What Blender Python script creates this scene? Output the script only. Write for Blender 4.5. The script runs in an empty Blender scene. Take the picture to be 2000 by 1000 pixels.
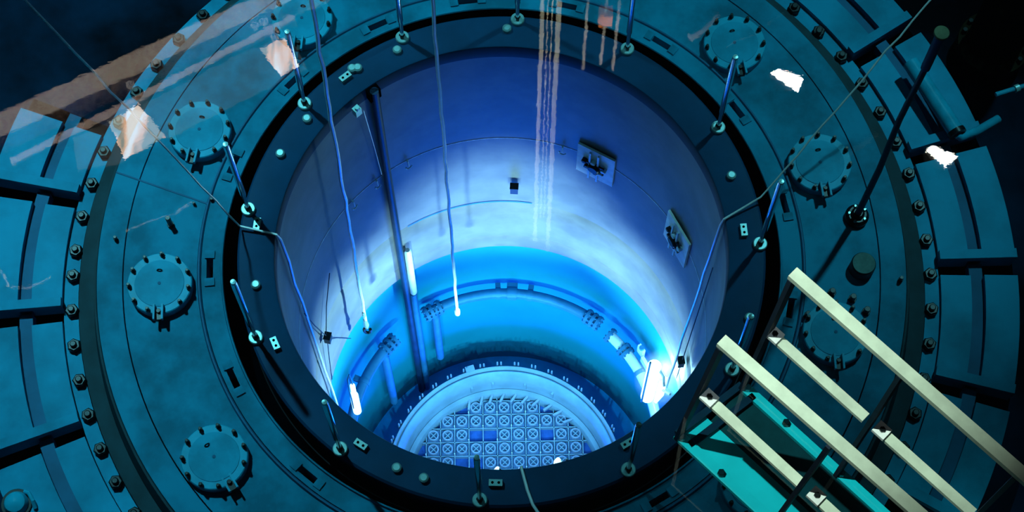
import bpy, bmesh, math, random
from mathutils import Vector, Matrix
import numpy as np

random.seed(7)
SC = bpy.context.scene
COL = SC.collection
R = 3.0                                   # vessel radius in metres
PI = math.pi
rad = math.radians

# ------------------------------------------------------------------ camera
FPX = 3519.8
CAM_LOC = Vector((0.0, -2.9487 * R, 7.3788 * R))
CAM_ROT = (Matrix.Rotation(rad(-0.9026), 3, 'Z') @ Matrix.Rotation(rad(21.525), 3, 'X')
           @ Matrix.Rotation(rad(-0.0845), 3, 'Z'))
cd = bpy.data.cameras.new('camera')
cd.sensor_width = 36.0
cd.lens = 36.0 * FPX / 2000.0
cd.clip_start, cd.clip_end = 0.1, 300
cam = bpy.data.objects.new('camera', cd)
cam.matrix_world = Matrix.Translation(CAM_LOC) @ CAM_ROT.to_4x4()
COL.objects.link(cam)
SC.camera = cam

# ------------------------------------------------------------------ world, exposure
SC.view_settings.view_transform = 'Standard'
SC.view_settings.look = 'None'
SC.view_settings.gamma = 1.0
SC.view_settings.use_curve_mapping = False
SC.view_settings.exposure = 0.0
SC.cycles.caustics_reflective = False
SC.cycles.caustics_refractive = False
SC.cycles.max_bounces = 8
SC.cycles.diffuse_bounces = 2
SC.cycles.transparent_max_bounces = 12
SC.cycles.sample_clamp_indirect = 6.0
w = bpy.data.worlds.new('hall_air')
SC.world = w
w.use_nodes = True
w.node_tree.nodes['Background'].inputs['Color'].default_value = (0.25, 0.42, 0.5, 1)
w.node_tree.nodes['Background'].inputs['Strength'].default_value = 0.02

WATER_Z = 3.45 * R


def P(r, deg, z):
    """A point from radius (in vessel radii), bearing in degrees and height (in vessel radii)."""
    a = rad(deg)
    return Vector((R * r * math.cos(a), R * r * math.sin(a), R * z))


def at(px, py, z):
    """The point of the horizontal plane at height z (vessel radii) seen at a photograph pixel."""
    d = CAM_ROT @ Vector(((px - 1000) / FPX, -(py - 500) / FPX, -1.0))
    t = (z * R - CAM_LOC.z) / d.z
    return CAM_LOC + d * t


# ------------------------------------------------------------------ lights
def light(name, kind, loc, power, color, target=None, **kw):
    ld = bpy.data.lights.new(name, kind)
    ld.energy = power
    ld.color = color
    for k, v in kw.items():
        setattr(ld, k, v)
    o = bpy.data.objects.new(name, ld)
    o.location = loc
    if target is not None:
        o.rotation_euler = (Vector(target) - Vector(loc)).to_track_quat('-Z', 'Y').to_euler()
    COL.objects.link(o)
    return o


HALL_Z = 7.95                             # height of the hall fittings that mirror in the water
VIRT_Z = 2 * 3.45 - HALL_Z


def hall(px, py, dz=0.0):
    p = at(px, py, VIRT_Z)
    return Vector((p.x, p.y, (HALL_Z + dz) * R))


# floodlights of the hall
light('hall_flood', 'SPOT', hall(-260, -420), 31000, (1.0, 0.97, 0.90), P(2.3, 168, 0), spot_size=rad(44), spot_blend=1.0, shadow_soft_size=0.4)
light('hall_flood', 'SPOT', hall(2300, -500), 16000, (1.0, 0.97, 0.86), P(1.5, 37, 0), spot_size=rad(28), spot_blend=1.0, shadow_soft_size=0.4)
light('stud_cable_fill', 'SPOT', (0.3 * R, -4.6 * R, 8.6 * R), 2600, (0.80, 1.0, 1.0), P(1.35, 95, 0.2), spot_size=rad(20), spot_blend=1.0, shadow_soft_size=0.3)  # unseen spot added to brighten the upper studs and cables
# spot added to brighten the platform rails and deck
light('platform_fill', 'SPOT', (-1.2 * R, -1.5 * R, 8.4 * R), 10500, (0.80, 1.0, 0.82), (0.58 * R, -1.72 * R, 3.7 * R), spot_size=rad(15), spot_blend=0.9, shadow_soft_size=0.06)
# unseen spots added to brighten the mirrored beams and hoist
light('reflection_fill', 'SPOT', P(3.6, 150, 4.6), 120000, (1.0, 0.94, 0.86), (-2.2 * R, 1.7 * R, HALL_Z * R), spot_size=rad(60), spot_blend=0.8, shadow_soft_size=0.15)
light('reflection_fill', 'SPOT', (0.1 * R, -4.2 * R, 6.8 * R), 230000, (0.94, 1.0, 0.92), (0.15 * R, 1.7 * R, 9.2 * R), spot_size=rad(32), spot_blend=0.7, shadow_soft_size=0.15)

# lamps hung in the vessel
VB = (0.0, 0.13, 1.0)
for ang in (-122, -90, -58):
    away = 90 + (ang + 90) * -0.5
    light('vessel_light', 'SPOT', P(0.85, ang, -2.6), 2400, (0.84, 0.92, 1.0), P(1.0, away, -2.02), spot_size=rad(52), spot_blend=0.85, shadow_soft_size=0.10)
    light('vessel_light', 'SPOT', P(0.85, ang, -2.65), 1050, (0.60, 0.90, 1.0), P(1.0, away, -3.75), spot_size=rad(78), spot_blend=0.9, shadow_soft_size=0.10)
light('vessel_light', 'SPOT', P(0.76, 10, -2.4), 4600, (0.84, 0.92, 1.0), P(1.0, 158, -2.25), spot_size=rad(56), spot_blend=0.9, shadow_soft_size=0.10)
light('vessel_light', 'SPOT', P(0.80, 172, -2.5), 3800, (0.84, 0.92, 1.0), P(1.0, 26, -2.25), spot_size=rad(52), spot_blend=0.9, shadow_soft_size=0.10)
light('vessel_light', 'POINT', P(0.955, 13, -2.4), 40, (0.8, 0.93, 1.0), shadow_soft_size=0.06)
light('vessel_light', 'POINT', P(0.955, 16, -2.75), 85, (0.8, 0.93, 1.0), shadow_soft_size=0.06)
light('vessel_light', 'POINT', P(0.90, 168, -2.75), 20, (0.7, 0.9, 1.0), shadow_soft_size=0.06)
for ang in (-108, -72):  # unseen spots added to wash the lower wall with light
    light('vessel_light', 'SPOT', P(0.86, ang, -1.25), 1500, (0.35, 0.80, 1.0), P(1.0, 90 + (ang + 90) * -0.6, -4.0), spot_size=rad(40), spot_blend=0.9, shadow_soft_size=0.10)
# unseen wide spot that brightens the core
light('vessel_light', 'SPOT', P(0.62, -90, -2.2), 560, (0.50, 0.66, 1.0), P(0.35, 90, -4.4), spot_size=rad(80), spot_blend=0.8, shadow_soft_size=0.12)
# blue area light added over the core to tint the upper wall
light('wall_blue_fill', 'AREA', P(0, 0, -4.15), 480, VB, P(0, 0, 0), shape='DISK', size=1.2 * R)


# ------------------------------------------------------------------ materials
def mat(name, col, rough=0.55, metal=0.0, var=0.25, scale=6.0, bump=0.0, col2=None, emit=None, strength=0.0, spec=0.12):
    m = bpy.data.materials.new(name)
    m.use_nodes = True
    nt = m.node_tree
    b = nt.nodes['Principled BSDF']
    b.inputs['Roughness'].default_value = rough
    b.inputs['Metallic'].default_value = metal
    b.inputs['Specular IOR Level'].default_value = spec
    tc = nt.nodes.new('ShaderNodeTexCoord')
    n = nt.nodes.new('ShaderNodeTexNoise')
    n.inputs['Scale'].default_value = scale
    n.inputs['Detail'].default_value = 6
    n.inputs['Roughness'].default_value = 0.6
    nt.links.new(tc.outputs['Object'], n.inputs['Vector'])
    mx = nt.nodes.new('ShaderNodeMix')
    mx.data_type = 'RGBA'
    c2 = col2 or tuple(c * (1 - var) for c in col)
    mx.inputs[6].default_value = (*c2, 1)
    mx.inputs[7].default_value = (*col, 1)
    rp = nt.nodes.new('ShaderNodeMapRange')
    rp.inputs['From Min'].default_value = 0.38
    rp.inputs['From Max'].default_value = 0.62
    nt.links.new(n.outputs['Fac'], rp.inputs['Value'])
    nt.links.new(rp.outputs['Result'], mx.inputs[0])
    nt.links.new(mx.outputs[2], b.inputs['Base Color'])
    if bump:
        bp = nt.nodes.new('ShaderNodeBump')
        bp.inputs['Strength'].default_value = bump
        bp.inputs['Distance'].default_value = 0.02
        nt.links.new(n.outputs['Fac'], bp.inputs['Height'])
        nt.links.new(bp.outputs['Normal'], b.inputs['Normal'])
    if emit:
        b.inputs['Emission Color'].default_value = (*emit, 1)
        b.inputs['Emission Strength'].default_value = strength
    return m


M_FLOOR = mat('teal_painted_steel', (0.002, 0.205, 0.335), 0.5, 0, 0.45, 1.4, 0.05, spec=0.04)
M_PANEL = mat('teal_cover_plate', (0.003, 0.27, 0.44), 0.45, 0, 0.4, 0.9, 0.05, spec=0.04)
M_CHANNEL = mat('dull_channel_steel', (0.006, 0.11, 0.22), 0.55, 0, 0.3, 1.2)
M_HATCH = mat('hatch_steel', (0.004, 0.33, 0.50), 0.4, 0, 0.25, 3.0, 0.04, spec=0.08)
M_LID = mat('hatch_lid_paint', (0.003, 0.28, 0.44), 0.45, 0, 0.3, 2.5, spec=0.05)
M_PLATE = mat('white_plate_steel', (0.85, 0.92, 0.95), 0.4, 0, 0.2, 6)
M_RUBBER = mat('dark_seal_rubber', (0.008, 0.04, 0.055), 0.6, 0, 0.35, 2.5)
M_FLANGE = mat('dark_flange_steel', (0.002, 0.045, 0.11), 0.5, 0, 0.25, 1.1, spec=0.06)
M_BLACK = mat('gap_shade_black', (0.0004, 0.0012, 0.002), 0.8, 0, 0.3, spec=0.0)  # near-black puts the shade of gaps and slots into the colour
M_BOLT = mat('black_bolt_steel', (0.002, 0.006, 0.009), 0.35, 0.0, 0.3, 20, spec=0.2)
M_BRIGHT = mat('polished_steel', (0.30, 0.50, 0.50), 0.32, 0.35, 0.15, 14)
M_STUD = mat('stud_steel', (0.80, 0.92, 1.0), 0.16, 0.92, 0.1, 10)
M_POOL = mat('dark_pool_liner', (0.001, 0.022, 0.055), 0.6, 0, 0.9, 0.35, spec=0.02)
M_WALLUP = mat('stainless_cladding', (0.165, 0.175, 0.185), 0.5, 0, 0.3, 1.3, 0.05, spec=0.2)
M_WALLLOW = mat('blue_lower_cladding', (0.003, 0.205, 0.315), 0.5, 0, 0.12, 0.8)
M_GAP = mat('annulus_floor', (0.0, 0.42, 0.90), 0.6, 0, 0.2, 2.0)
M_WELD = mat('weld_bead', (0.9, 0.95, 1.0), 0.4, 0, 0.5, 12)
M_PIPE = mat('pipe_steel', (0.02, 0.16, 0.36), 0.4, 0.1, 0.2, 4.0)
M_PIPEDARK = mat('dark_pipe_steel', (0.008, 0.035, 0.09), 0.45, 0.1, 0.3, 4.0)
M_PIPELIGHT = mat('bright_pipe_steel', (0.55, 0.72, 0.85), 0.4, 0.1, 0.15, 4.0)
M_CORE = mat('core_shroud_steel', (0.20, 0.34, 0.48), 0.4, 0.1, 0.2, 2.5)
M_FUEL = mat('fuel_top_steel', (0.07, 0.16, 0.34), 0.35, 0.2, 0.3, 9)
M_COLLAR = mat('fuel_collar_steel', (0.24, 0.34, 0.52), 0.35, 0.1, 0.2, 9)
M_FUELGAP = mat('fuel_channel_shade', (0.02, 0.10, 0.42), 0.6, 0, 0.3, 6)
M_ROPE = mat('pale_cable', (0.97, 0.98, 1.0), 0.30, 0.4, 0.12, 5)
M_ROPEDARK = mat('dark_cord', (0.01, 0.03, 0.07), 0.6, 0, 0.3, 5)
M_BOX = mat('black_box', (0.004, 0.012, 0.02), 0.4, 0, 0.3, 12)
M_RAIL = mat('aluminium_rail', (0.62, 0.74, 0.63), 0.45, 0.1, 0.2, 5)
M_POST = mat('dark_post_steel', (0.012, 0.025, 0.05), 0.5, 0.2, 0.3, 5)
M_DECK = mat('teal_deck_plate', (0.03, 0.66, 0.66), 0.45, 0, 0.2, 1.8)
M_DECKSHADE = mat('shaded_deck_plate', (0.012, 0.045, 0.05), 0.7, 0, 0.3, 6)  # deck colour with its shade painted in
M_LAMP = mat('lamp_glass', (0.9, 0.95, 1.0), 0.3, 0, 0.02, 5, emit=(0.95, 0.98, 1.0), strength=3.2)
M_CONC = mat('rough_concrete', (0.52, 0.46, 0.39), 0.9, 0, 0.8, 14, 0.4)
M_TAN = mat('tan_girder_paint', (0.55, 0.44, 0.36), 0.6, 0, 0.3, 6)
M_HALLWALL = mat('grey_hall_panel', (0.014, 0.013, 0.010), 0.7, 0, 0.4, 3)
M_HOIST = mat('cream_hoist_paint', (0.64, 0.62, 0.48), 0.5, 0, 0.2, 4)
M_HANG = mat('grey_rod_paint', (0.35, 0.33, 0.30), 0.5, 0, 0.4, 4)
M_ORANGE = mat('orange_hook_paint', (0.75, 0.22, 0.06), 0.5, 0, 0.2, 4)
M_SIGN = mat('white_sign_enamel', (0.9, 0.86, 0.8), 0.5, 0, 0.05, 4)
M_DRUM = mat('rusty_drum_steel', (0.035, 0.022, 0.010), 0.5, 0.2, 0.4, 2)
M_FLOODR = mat('flood_lens', (1, 0.95, 0.85), 0.3, 0, 0.02, 5, emit=(1.0, 0.92, 0.78), strength=60)


def window_mat():
    m = bpy.data.materials.new('hall_lamp_diffuser')
    m.use_nodes = True
    nt = m.node_tree
    b = nt.nodes['Principled BSDF']
    tc = nt.nodes.new('ShaderNodeTexCoord')
    mp = nt.nodes.new('ShaderNodeMapping')
    mp.inputs['Scale'].default_value = (3.0, 0.6, 1)
    n = nt.nodes.new('ShaderNodeTexNoise')
    n.inputs['Scale'].default_value = 1.3
    nt.links.new(tc.outputs['Object'], mp.inputs['Vector'])
    nt.links.new(mp.outputs['Vector'], n.inputs['Vector'])
    cr = nt.nodes.new('ShaderNodeValToRGB')
    cr.color_ramp.elements[0].position = 0.40
    cr.color_ramp.elements[0].color = (0.20, 0.21, 0.14, 1)
    cr.color_ramp.elements[1].position = 0.58
    cr.color_ramp.elements[1].color = (1.0, 0.96, 0.90, 1)
    e = cr.color_ramp.elements.new(0.5)
    e.color = (0.95, 0.50, 0.26, 1)
    nt.links.new(n.outputs['Fac'], cr.inputs['Fac'])
    nt.links.new(cr.outputs['Color'], b.inputs['Emission Color'])
    b.inputs['Emission Strength'].default_value = 13.0
    b.inputs['Base Color'].default_value = (0.8, 0.8, 0.8, 1)
    return m


M_WINDOW = window_mat()


def water_mat():
    m = bpy.data.materials.new('rippled_water')
    m.use_nodes = True
    nt = m.node_tree
    for n in list(nt.nodes):
        nt.nodes.remove(n)
    out = nt.nodes.new('ShaderNodeOutputMaterial')
    mix = nt.nodes.new('ShaderNodeMixShader')
    tr = nt.nodes.new('ShaderNodeBsdfTransparent')
    tr.inputs['Color'].default_value = (0.42, 0.88, 1.0, 1)
    gl = nt.nodes.new('ShaderNodeBsdfGlossy')
    gl.inputs['Roughness'].default_value = 0.0
    fr = nt.nodes.new('ShaderNodeFresnel')
    fr.inputs['IOR'].default_value = 1.6
    tc = nt.nodes.new('ShaderNodeTexCoord')
    mp = nt.nodes.new('ShaderNodeMapping')
    mp.inputs['Scale'].default_value = (5.0, 9.0, 1)
    n1 = nt.nodes.new('ShaderNodeTexNoise')
    n1.inputs['Scale'].default_value = 1.0
    n1.inputs['Detail'].default_value = 4.0
    n1.inputs['Roughness'].default_value = 0.62
    bp = nt.nodes.new('ShaderNodeBump')
    bp.inputs['Strength'].default_value = 0.05
    bp.inputs['Distance'].default_value = 0.0021
    nt.links.new(tc.outputs['Object'], mp.inputs['Vector'])
    nt.links.new(mp.outputs['Vector'], n1.inputs['Vector'])
    nt.links.new(n1.outputs['Fac'], bp.inputs['Height'])
    nt.links.new(bp.outputs['Normal'], gl.inputs['Normal'])
    nt.links.new(fr.outputs['Fac'], mix.inputs['Fac'])
    nt.links.new(tr.outputs['BSDF'], mix.inputs[1])
    nt.links.new(gl.outputs['BSDF'], mix.inputs[2])
    nt.links.new(mix.outputs['Shader'], out.inputs['Surface'])
    return m


M_WATER = water_mat()


# ------------------------------------------------------------------ mesh builder
class MB:
    def __init__(s):
        s.v, s.f = [], []

    def add(s, vs, fs):
        o = len(s.v)
        s.v += [tuple(v) for v in vs]
        s.f += [tuple(i + o for i in f) for f in fs]
        return s

    def box(s, c, size, rot=None):
        hx, hy, hz = (d / 2 for d in size)
        m = rot or Matrix.Identity(3)
        c = Vector(c)
        b = min(hx, hy, hz) * 0.22
        vs = []
        for sx, sy, sz in [(-1, -1, -1), (1, -1, -1), (1, 1, -1), (-1, 1, -1), (-1, -1, 1), (1, -1, 1), (1, 1, 1), (-1, 1, 1)]:
            vs.append(c + m @ Vector((sx * hx, sy * hy, sz * hz)))
        return s.add(vs, [(0, 3, 2, 1), (4, 5, 6, 7), (0, 1, 5, 4), (1, 2, 6, 5), (2, 3, 7, 6), (3, 0, 4, 7)])

    def bar(s, p0, p1, wd, ht, up=(0, 0, 1)):
        p0, p1 = Vector(p0), Vector(p1)
        x = (p1 - p0).normalized()
        y = Vector(up).cross(x).normalized()
        z = x.cross(y)
        rot = Matrix((x, y, z)).transposed()
        return s.box((p0 + p1) / 2, ((p1 - p0).length, wd, ht), rot)

    def tube(s, pts, r, seg=10, caps=True):
        pts = [Vector(p) for p in pts]
        n = len(pts)
        rs = r if isinstance(r, (list, tuple)) else [r] * n
        vs, fs = [], []
        t = (pts[1] - pts[0]).normalized()
        u = t.orthogonal().normalized()
        for i, p in enumerate(pts):
            if i == 0:
                d = pts[1] - pts[0]
            elif i == n - 1:
                d = pts[-1] - pts[-2]
            else:
                d = (pts[i + 1] - pts[i]).normalized() + (pts[i] - pts[i - 1]).normalized()
            d.normalize()
            u = (u - d * u.dot(d)).normalized()
            v = d.cross(u)
            for k in range(seg):
                a = 2 * PI * k / seg
                vs.append(p + (u * math.cos(a) + v * math.sin(a)) * rs[i])
        for i in range(n - 1):
            for k in range(seg):
                k2 = (k + 1) % seg
                fs.append((i * seg + k, i * seg + k2, (i + 1) * seg + k2, (i + 1) * seg + k))
        if caps:
            fs.append(tuple(range(seg))[::-1])
            fs.append(tuple((n - 1) * seg + k for k in range(seg)))
        return s.add(vs, fs)

    def lathe(s, prof, c=(0, 0, 0), seg=32, a0=0.0, a1=360.0, closed=False, rot=None):
        """prof: list of (radius, z) in metres; turned about the vertical through c."""
        full = abs(a1 - a0) >= 359.99
        c = Vector(c)
        n = len(prof)
        m = seg if full else seg + 1
        vs, fs = [], []
        for i in range(m):
            a = rad(a0 + (a1 - a0) * i / seg)
            for r, z in prof:
                v = Vector((r * math.cos(a), r * math.sin(a), z))
                if rot:
                    v = rot @ v
                vs.append(c + v)
        for i in range(seg):
            j = (i + 1) % m
            for k in range(n if closed else n - 1):
                k2 = (k + 1) % n
                fs.append((i * n + k, j * n + k, j * n + k2, i * n + k2))
        if closed and not full:
            fs.append(tuple(range(n)))
            fs.append(tuple(seg * n + k for k in range(n))[::-1])
        return s.add(vs, fs)

    def disc_solid(s, c, r, h, seg=24, bev=0.0, rot=None):
        b = bev or min(r, h) * 0.15
        return s.lathe([(0.0005, 0), (r, 0), (r, h - b), (r - b, h), (0.0005, h)], c, seg, rot=rot)

    def hexa(s, c, r, h, rot=None):
        return s.disc_solid(c, r, h, 6, min(r, h) * 0.18, rot)

    def sector(s, r0, r1, a0, a1, zt, zb, seg=24, holes=(), hz=-0.1):
        """Annular plate (radii in vessel radii, heights in vessel radii) with sunk rectangular openings."""
        rs = sorted({r0, r1, *[h[0] for h in holes], *[h[1] for h in holes]})
        an = [a0 + (a1 - a0) * i / seg for i in range(seg + 1)]
        for h in holes:
            an = [a for a in an if not (h[2] - 0.3 < a < h[3] + 0.3)] + [h[2], h[3]]
        an = sorted(an)
        full = abs(a1 - a0) >= 359.99

        def inhole(ra, rb, aa, ab):
            rm, am = (ra + rb) / 2, (aa + ab) / 2
            return any(h[0] < rm < h[1] and h[2] < am < h[3] for h in holes)
        for i in range(len(rs) - 1):
            for j in range(len(an) - 1):
                ra, rb, aa, ab = rs[i], rs[i + 1], an[j], an[j + 1]
                if inhole(ra, rb, aa, ab):
                    zz = zt + hz
                    s.add([P(ra, aa, zt), P(rb, aa, zt), P(rb, ab, zt), P(ra, ab, zt), P(ra, aa, zz), P(rb, aa, zz), P(rb, ab, zz), P(ra, ab, zz)],
                          [(4, 5, 6, 7), (0, 4, 7, 3), (1, 2, 6, 5), (0, 1, 5, 4), (3, 7, 6, 2)])
                else:
                    s.add([P(ra, aa, zt), P(rb, aa, zt), P(rb, ab, zt), P(ra, ab, zt)], [(0, 1, 2, 3)])
        for j in range(len(an) - 1):
            aa, ab = an[j], an[j + 1]
            s.add([P(r1, aa, zt), P(r1, aa, zb), P(r1, ab, zb), P(r1, ab, zt)], [(0, 1, 2, 3)])
            s.add([P(r0, aa, zt), P(r0, aa, zb), P(r0, ab, zb), P(r0, ab, zt)], [(3, 2, 1, 0)])
        if not full:
            s.add([P(r0, a0, zt), P(r1, a0, zt), P(r1, a0, zb), P(r0, a0, zb)], [(0, 3, 2, 1)])
            s.add([P(r0, a1, zt), P(r1, a1, zt), P(r1, a1, zb), P(r0, a1, zb)], [(0, 1, 2, 3)])
        return s

    def mesh(s, name, smooth=30):
        me = bpy.data.meshes.new(name)
        me.from_pydata(s.v, [], s.f)
        bm = bmesh.new()
        bm.from_mesh(me)
        bmesh.ops.remove_doubles(bm, verts=bm.verts, dist=0.0004)
        bmesh.ops.recalc_face_normals(bm, faces=bm.faces)
        bm.to_mesh(me)
        bm.free()
        if smooth:
            for p in me.polygons:
                p.use_smooth = True
            me.set_sharp_from_angle(angle=rad(smooth))
        me.update()
        return me


def link(name, mesh, m, parent=None, loc=None, rotz=None, label=None):
    if m is not None and not mesh.materials:
        mesh.materials.append(m)
    o = bpy.data.objects.new(name, mesh)
    COL.objects.link(o)
    if parent is not None:
        o.parent = parent
    if loc is not None:
        o.location = loc
    if rotz is not None:
        o.rotation_euler = (0, 0, rad(rotz))
    if label:
        o['label'] = label
    return o


def obj(name, mb, m, parent=None, loc=None, rotz=None, label=None, smooth=30):
    """One mesh object; world-space coordinates are shifted to the parent's origin."""
    if parent is not None and loc is None:
        off = parent_origin(parent)
        if off.length > 1e-9:
            mb.v = [tuple(Vector(v) - off) for v in mb.v]
    return link(name, mb.mesh(name, smooth), m, parent, loc, rotz, label)


def parent_origin(p):
    o = Vector((0, 0, 0))
    while p is not None:
        o += Vector(p.location)
        p = p.parent
    return o


def tag(o, label=None, cat=None, group=None, kind=None):
    for k, v in (('label', label), ('category', cat), ('group', group), ('kind', kind)):
        if v:
            o[k] = v
    return o


def thing(name, label, cat, loc=(0, 0, 0), rotz=0.0, group=None):
    o = bpy.data.objects.new(name, None)
    o.empty_display_size = 0.2
    COL.objects.link(o)
    o.location = loc
    o.rotation_euler = (0, 0, rad(rotz))
    return tag(o, label, cat, group)


def copy_tree(src, parent=None):
    c = src.copy()
    COL.objects.link(c)
    if parent is not None:
        c.parent = parent
    for ch in list(src.children):
        copy_tree(ch, c)
    return c


def rz(deg):
    return Matrix.Rotation(rad(deg), 3, 'Z')


# ================================================================== THE SETTING
mb = MB().sector(1.97, 5.2, 0, 360, -1.0, -1.1, 96)
o = obj('floor', mb, M_POOL, smooth=0)
tag(o, 'dark lower pool floor outside the ring of cover plates', 'floor', None, 'structure')
# well wall under the cover plates
mb = MB().lathe([(1.99 * R, -0.37 * R), (1.99 * R, -1.02 * R)], seg=120)
tag(obj('wall_well', mb, M_POOL), 'dark wall under the outer edge of the cover plates', 'wall', None, 'structure')
# solid bed under every plate
mb = MB().sector(1.17, 1.99, 0, 360, -0.342, -0.37, 120).sector(1.99, 2.41, 157.0, 233.0, -0.342, -0.37, 40).sector(1.99, 2.345, -33.0, 64.5, -0.342, -0.37, 50)
tag(obj('floor_bed', mb, M_BLACK), 'bed under the floor plates, painted black for shade', 'floor', None, 'structure')

# water surface
mb = MB().add([(-9 * R, -6 * R, WATER_Z), (9 * R, -6 * R, WATER_Z), (9 * R, 9 * R, WATER_Z), (-9 * R, 9 * R, WATER_Z)], [(0, 1, 2, 3)])
tag(obj('water', mb, M_WATER, smooth=0), 'clear rippled water surface over the whole pool', 'water', None, 'structure')

# ================================================================== REACTOR VESSEL
vessel = thing('reactor_vessel', 'deep round reactor vessel with blue lit walls under a dark flange', 'reactor vessel')
prof = [(1.165, -0.34), (1.165, -0.012), (1.155, 0.0), (1.012, 0.0), (1.003, -0.004), (1.0, -0.012), (1.0, -0.10)]
obj('flange', MB().lathe([(a * R, b * R) for a, b in prof], seg=192), M_FLANGE, vessel, label='dark blue-grey flange ring')
prof = [(1.0, -0.10), (1.0, -1.79), (1.004, -1.80), (1.004, -1.815), (1.0, -1.825), (1.0, -2.30), (1.003, -2.31), (1.0, -2.32), (1.0, -2.47), (1.004, -2.48), (1.03, -2.49)]
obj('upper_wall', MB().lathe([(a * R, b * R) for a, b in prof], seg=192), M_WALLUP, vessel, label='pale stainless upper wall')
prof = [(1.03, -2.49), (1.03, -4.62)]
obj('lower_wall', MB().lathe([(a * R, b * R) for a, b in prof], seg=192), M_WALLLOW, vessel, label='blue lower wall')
prof = [(1.03, -4.62), (0.70, -4.62)]
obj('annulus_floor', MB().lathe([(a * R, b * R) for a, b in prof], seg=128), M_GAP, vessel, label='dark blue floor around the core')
obj('weld_seam', MB().lathe([(0.9985 * R, -0.9865 * R), (0.998 * R, -0.986 * R), (0.998 * R, -0.979 * R), (0.9985 * R, -0.9785 * R)], seg=192), M_WELD, vessel, label='thin pale weld line')
obj('wall_line', MB().lathe([(0.9985 * R, -1.812 * R), (0.9975 * R, -1.805 * R), (0.9985 * R, -1.798 * R)], seg=60, a0=80, a1=121), M_PIPE, vessel, label='thin dark line on the wall')
# small fittings fixed to the flange
blk = MB().box((0, 0, 0.035), (0.085, 0.17, 0.07)).mesh('block', 0)
blk.materials.append(M_BRIGHT)
hol = MB().disc_solid((0, 0, 0), 0.018, 0.003, 12).mesh('hole')
hol.materials.append(M_BLACK)
knb = MB().disc_solid((0, 0, 0), 0.062, 0.075, 20, 0.02).mesh('knob')
knb.materials.append(M_BRIGHT)
for px, py, kind in ((538, 673, 'b'), (705, 870, 'b'), (968, 945, 'b'), (1452, 452, 'b'), (503, 440, 'b'), (675, 153, 'b'), (1225, 868, 'b'),
                     (500, 558, 'k'), (775, 915, 'k'), (828, 935, 'k'), (548, 302, 'k'), (600, 234, 'k'), (688, 136, 'k'), (699, 135, 'k'),
                     (776, 100, 'k'), (990, 58, 'k'), (1428, 345, 'k'), (1398, 250, 'k'), (1463, 622, 'k')):
    p = at(px, py, 0.0)
    a = math.degrees(math.atan2(p.y, p.x))
    if kind == 'b':
        b = link('block', blk, None, vessel, p, a, 'bright steel block with two holes')
        link('bolt_hole', hol, None, b, (0, -0.04, 0.0702))
        link('bolt_hole', hol, None, b, (0, 0.04, 0.0702))
    else:
        link('knob', knb, None, vessel, p, a, 'bright round steel knob')

# guide studs
def make_stud():
    t = thing('guide_stud', '', 'guide stud', group='guide studs around the flange')
    h = 0.69 * R
    rr = 0.0135 * R
    prof = [(0.0005, 0.06), (rr * 0.7, 0.06), (rr * 0.7, 0.45), (rr, 0.52), (rr, h - 0.07), (rr * 0.85, h - 0.03)]
    link('rod', MB().lathe(prof, seg=16).mesh('rod'), M_STUD, t)
    link('cap', MB().lathe([(rr * 0.85, h - 0.03), (rr * 0.8, h), (0.0005, h + 0.004)], seg=16).mesh('cap'), M_BRIGHT, t, label='bright domed tip')
    link('washer', MB().lathe([(0.0005, 0), (0.095, 0), (0.095, 0.045), (0.085, 0.055), (0.03, 0.055), (0.0005, 0.055)], seg=28).mesh('washer'), M_BRIGHT, t, label='bright round washer')
    link('nut', MB().hexa((0, 0, 0.055), 0.045, 0.06).mesh('nut'), M_BOLT, t, label='dark nut')
    return t


STUDS = [(85.4, 'bright guide stud at the very top of the flange beside the pale hoist reflection'),
         (112.8, 'bright guide stud on the top left of the flange left of the short cable'),
         (140.9, 'bright guide stud on the upper left of the flange ending near the hatch'),
         (169.8, 'bright guide stud on the left of the flange that the draped cable crosses'),
         (200.6, 'dark guide stud with bright tip on the left of the flange below the cable bend'),
         (232.5, 'dark guide stud at the lower left of the flange beside a two-hole block'),
         (264.6, 'black guide stud at the bottom of the flange standing in front of the core'),
         (297.0, 'dark guide stud at the lower right of the flange below the brightest lamp'),
         (329.3, 'dark guide stud at the right of the flange seen between the platform rails'),
         (359.8, 'blue lit guide stud at the right of the flange just above the platform'),
         (29.8, 'bright guide stud at the upper right of the flange below the square reflection'),
         (58.6, 'bright guide stud at the top right of the flange right of the orange reflection')]
s0 = make_stud()
for i, (a, lab) in enumerate(STUDS):
    s = s0 if i == 0 else copy_tree(s0)
    s.location = P(1.14, a, 0)
    s['label'] = lab

# ================================================================== RINGS AROUND THE FLANGE
seal = thing('seal_ring', 'teal ring with black rectangular slots around the dark flange', 'ring')
SLOTS = [-178.1, -154.6, -130.3, -107.2, -83.5, -59.9, -36.1, -12.3, 10.0, 32.6, 54.1, 75.4, 96.2, 115.7, 137.2, 159.2]
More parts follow.
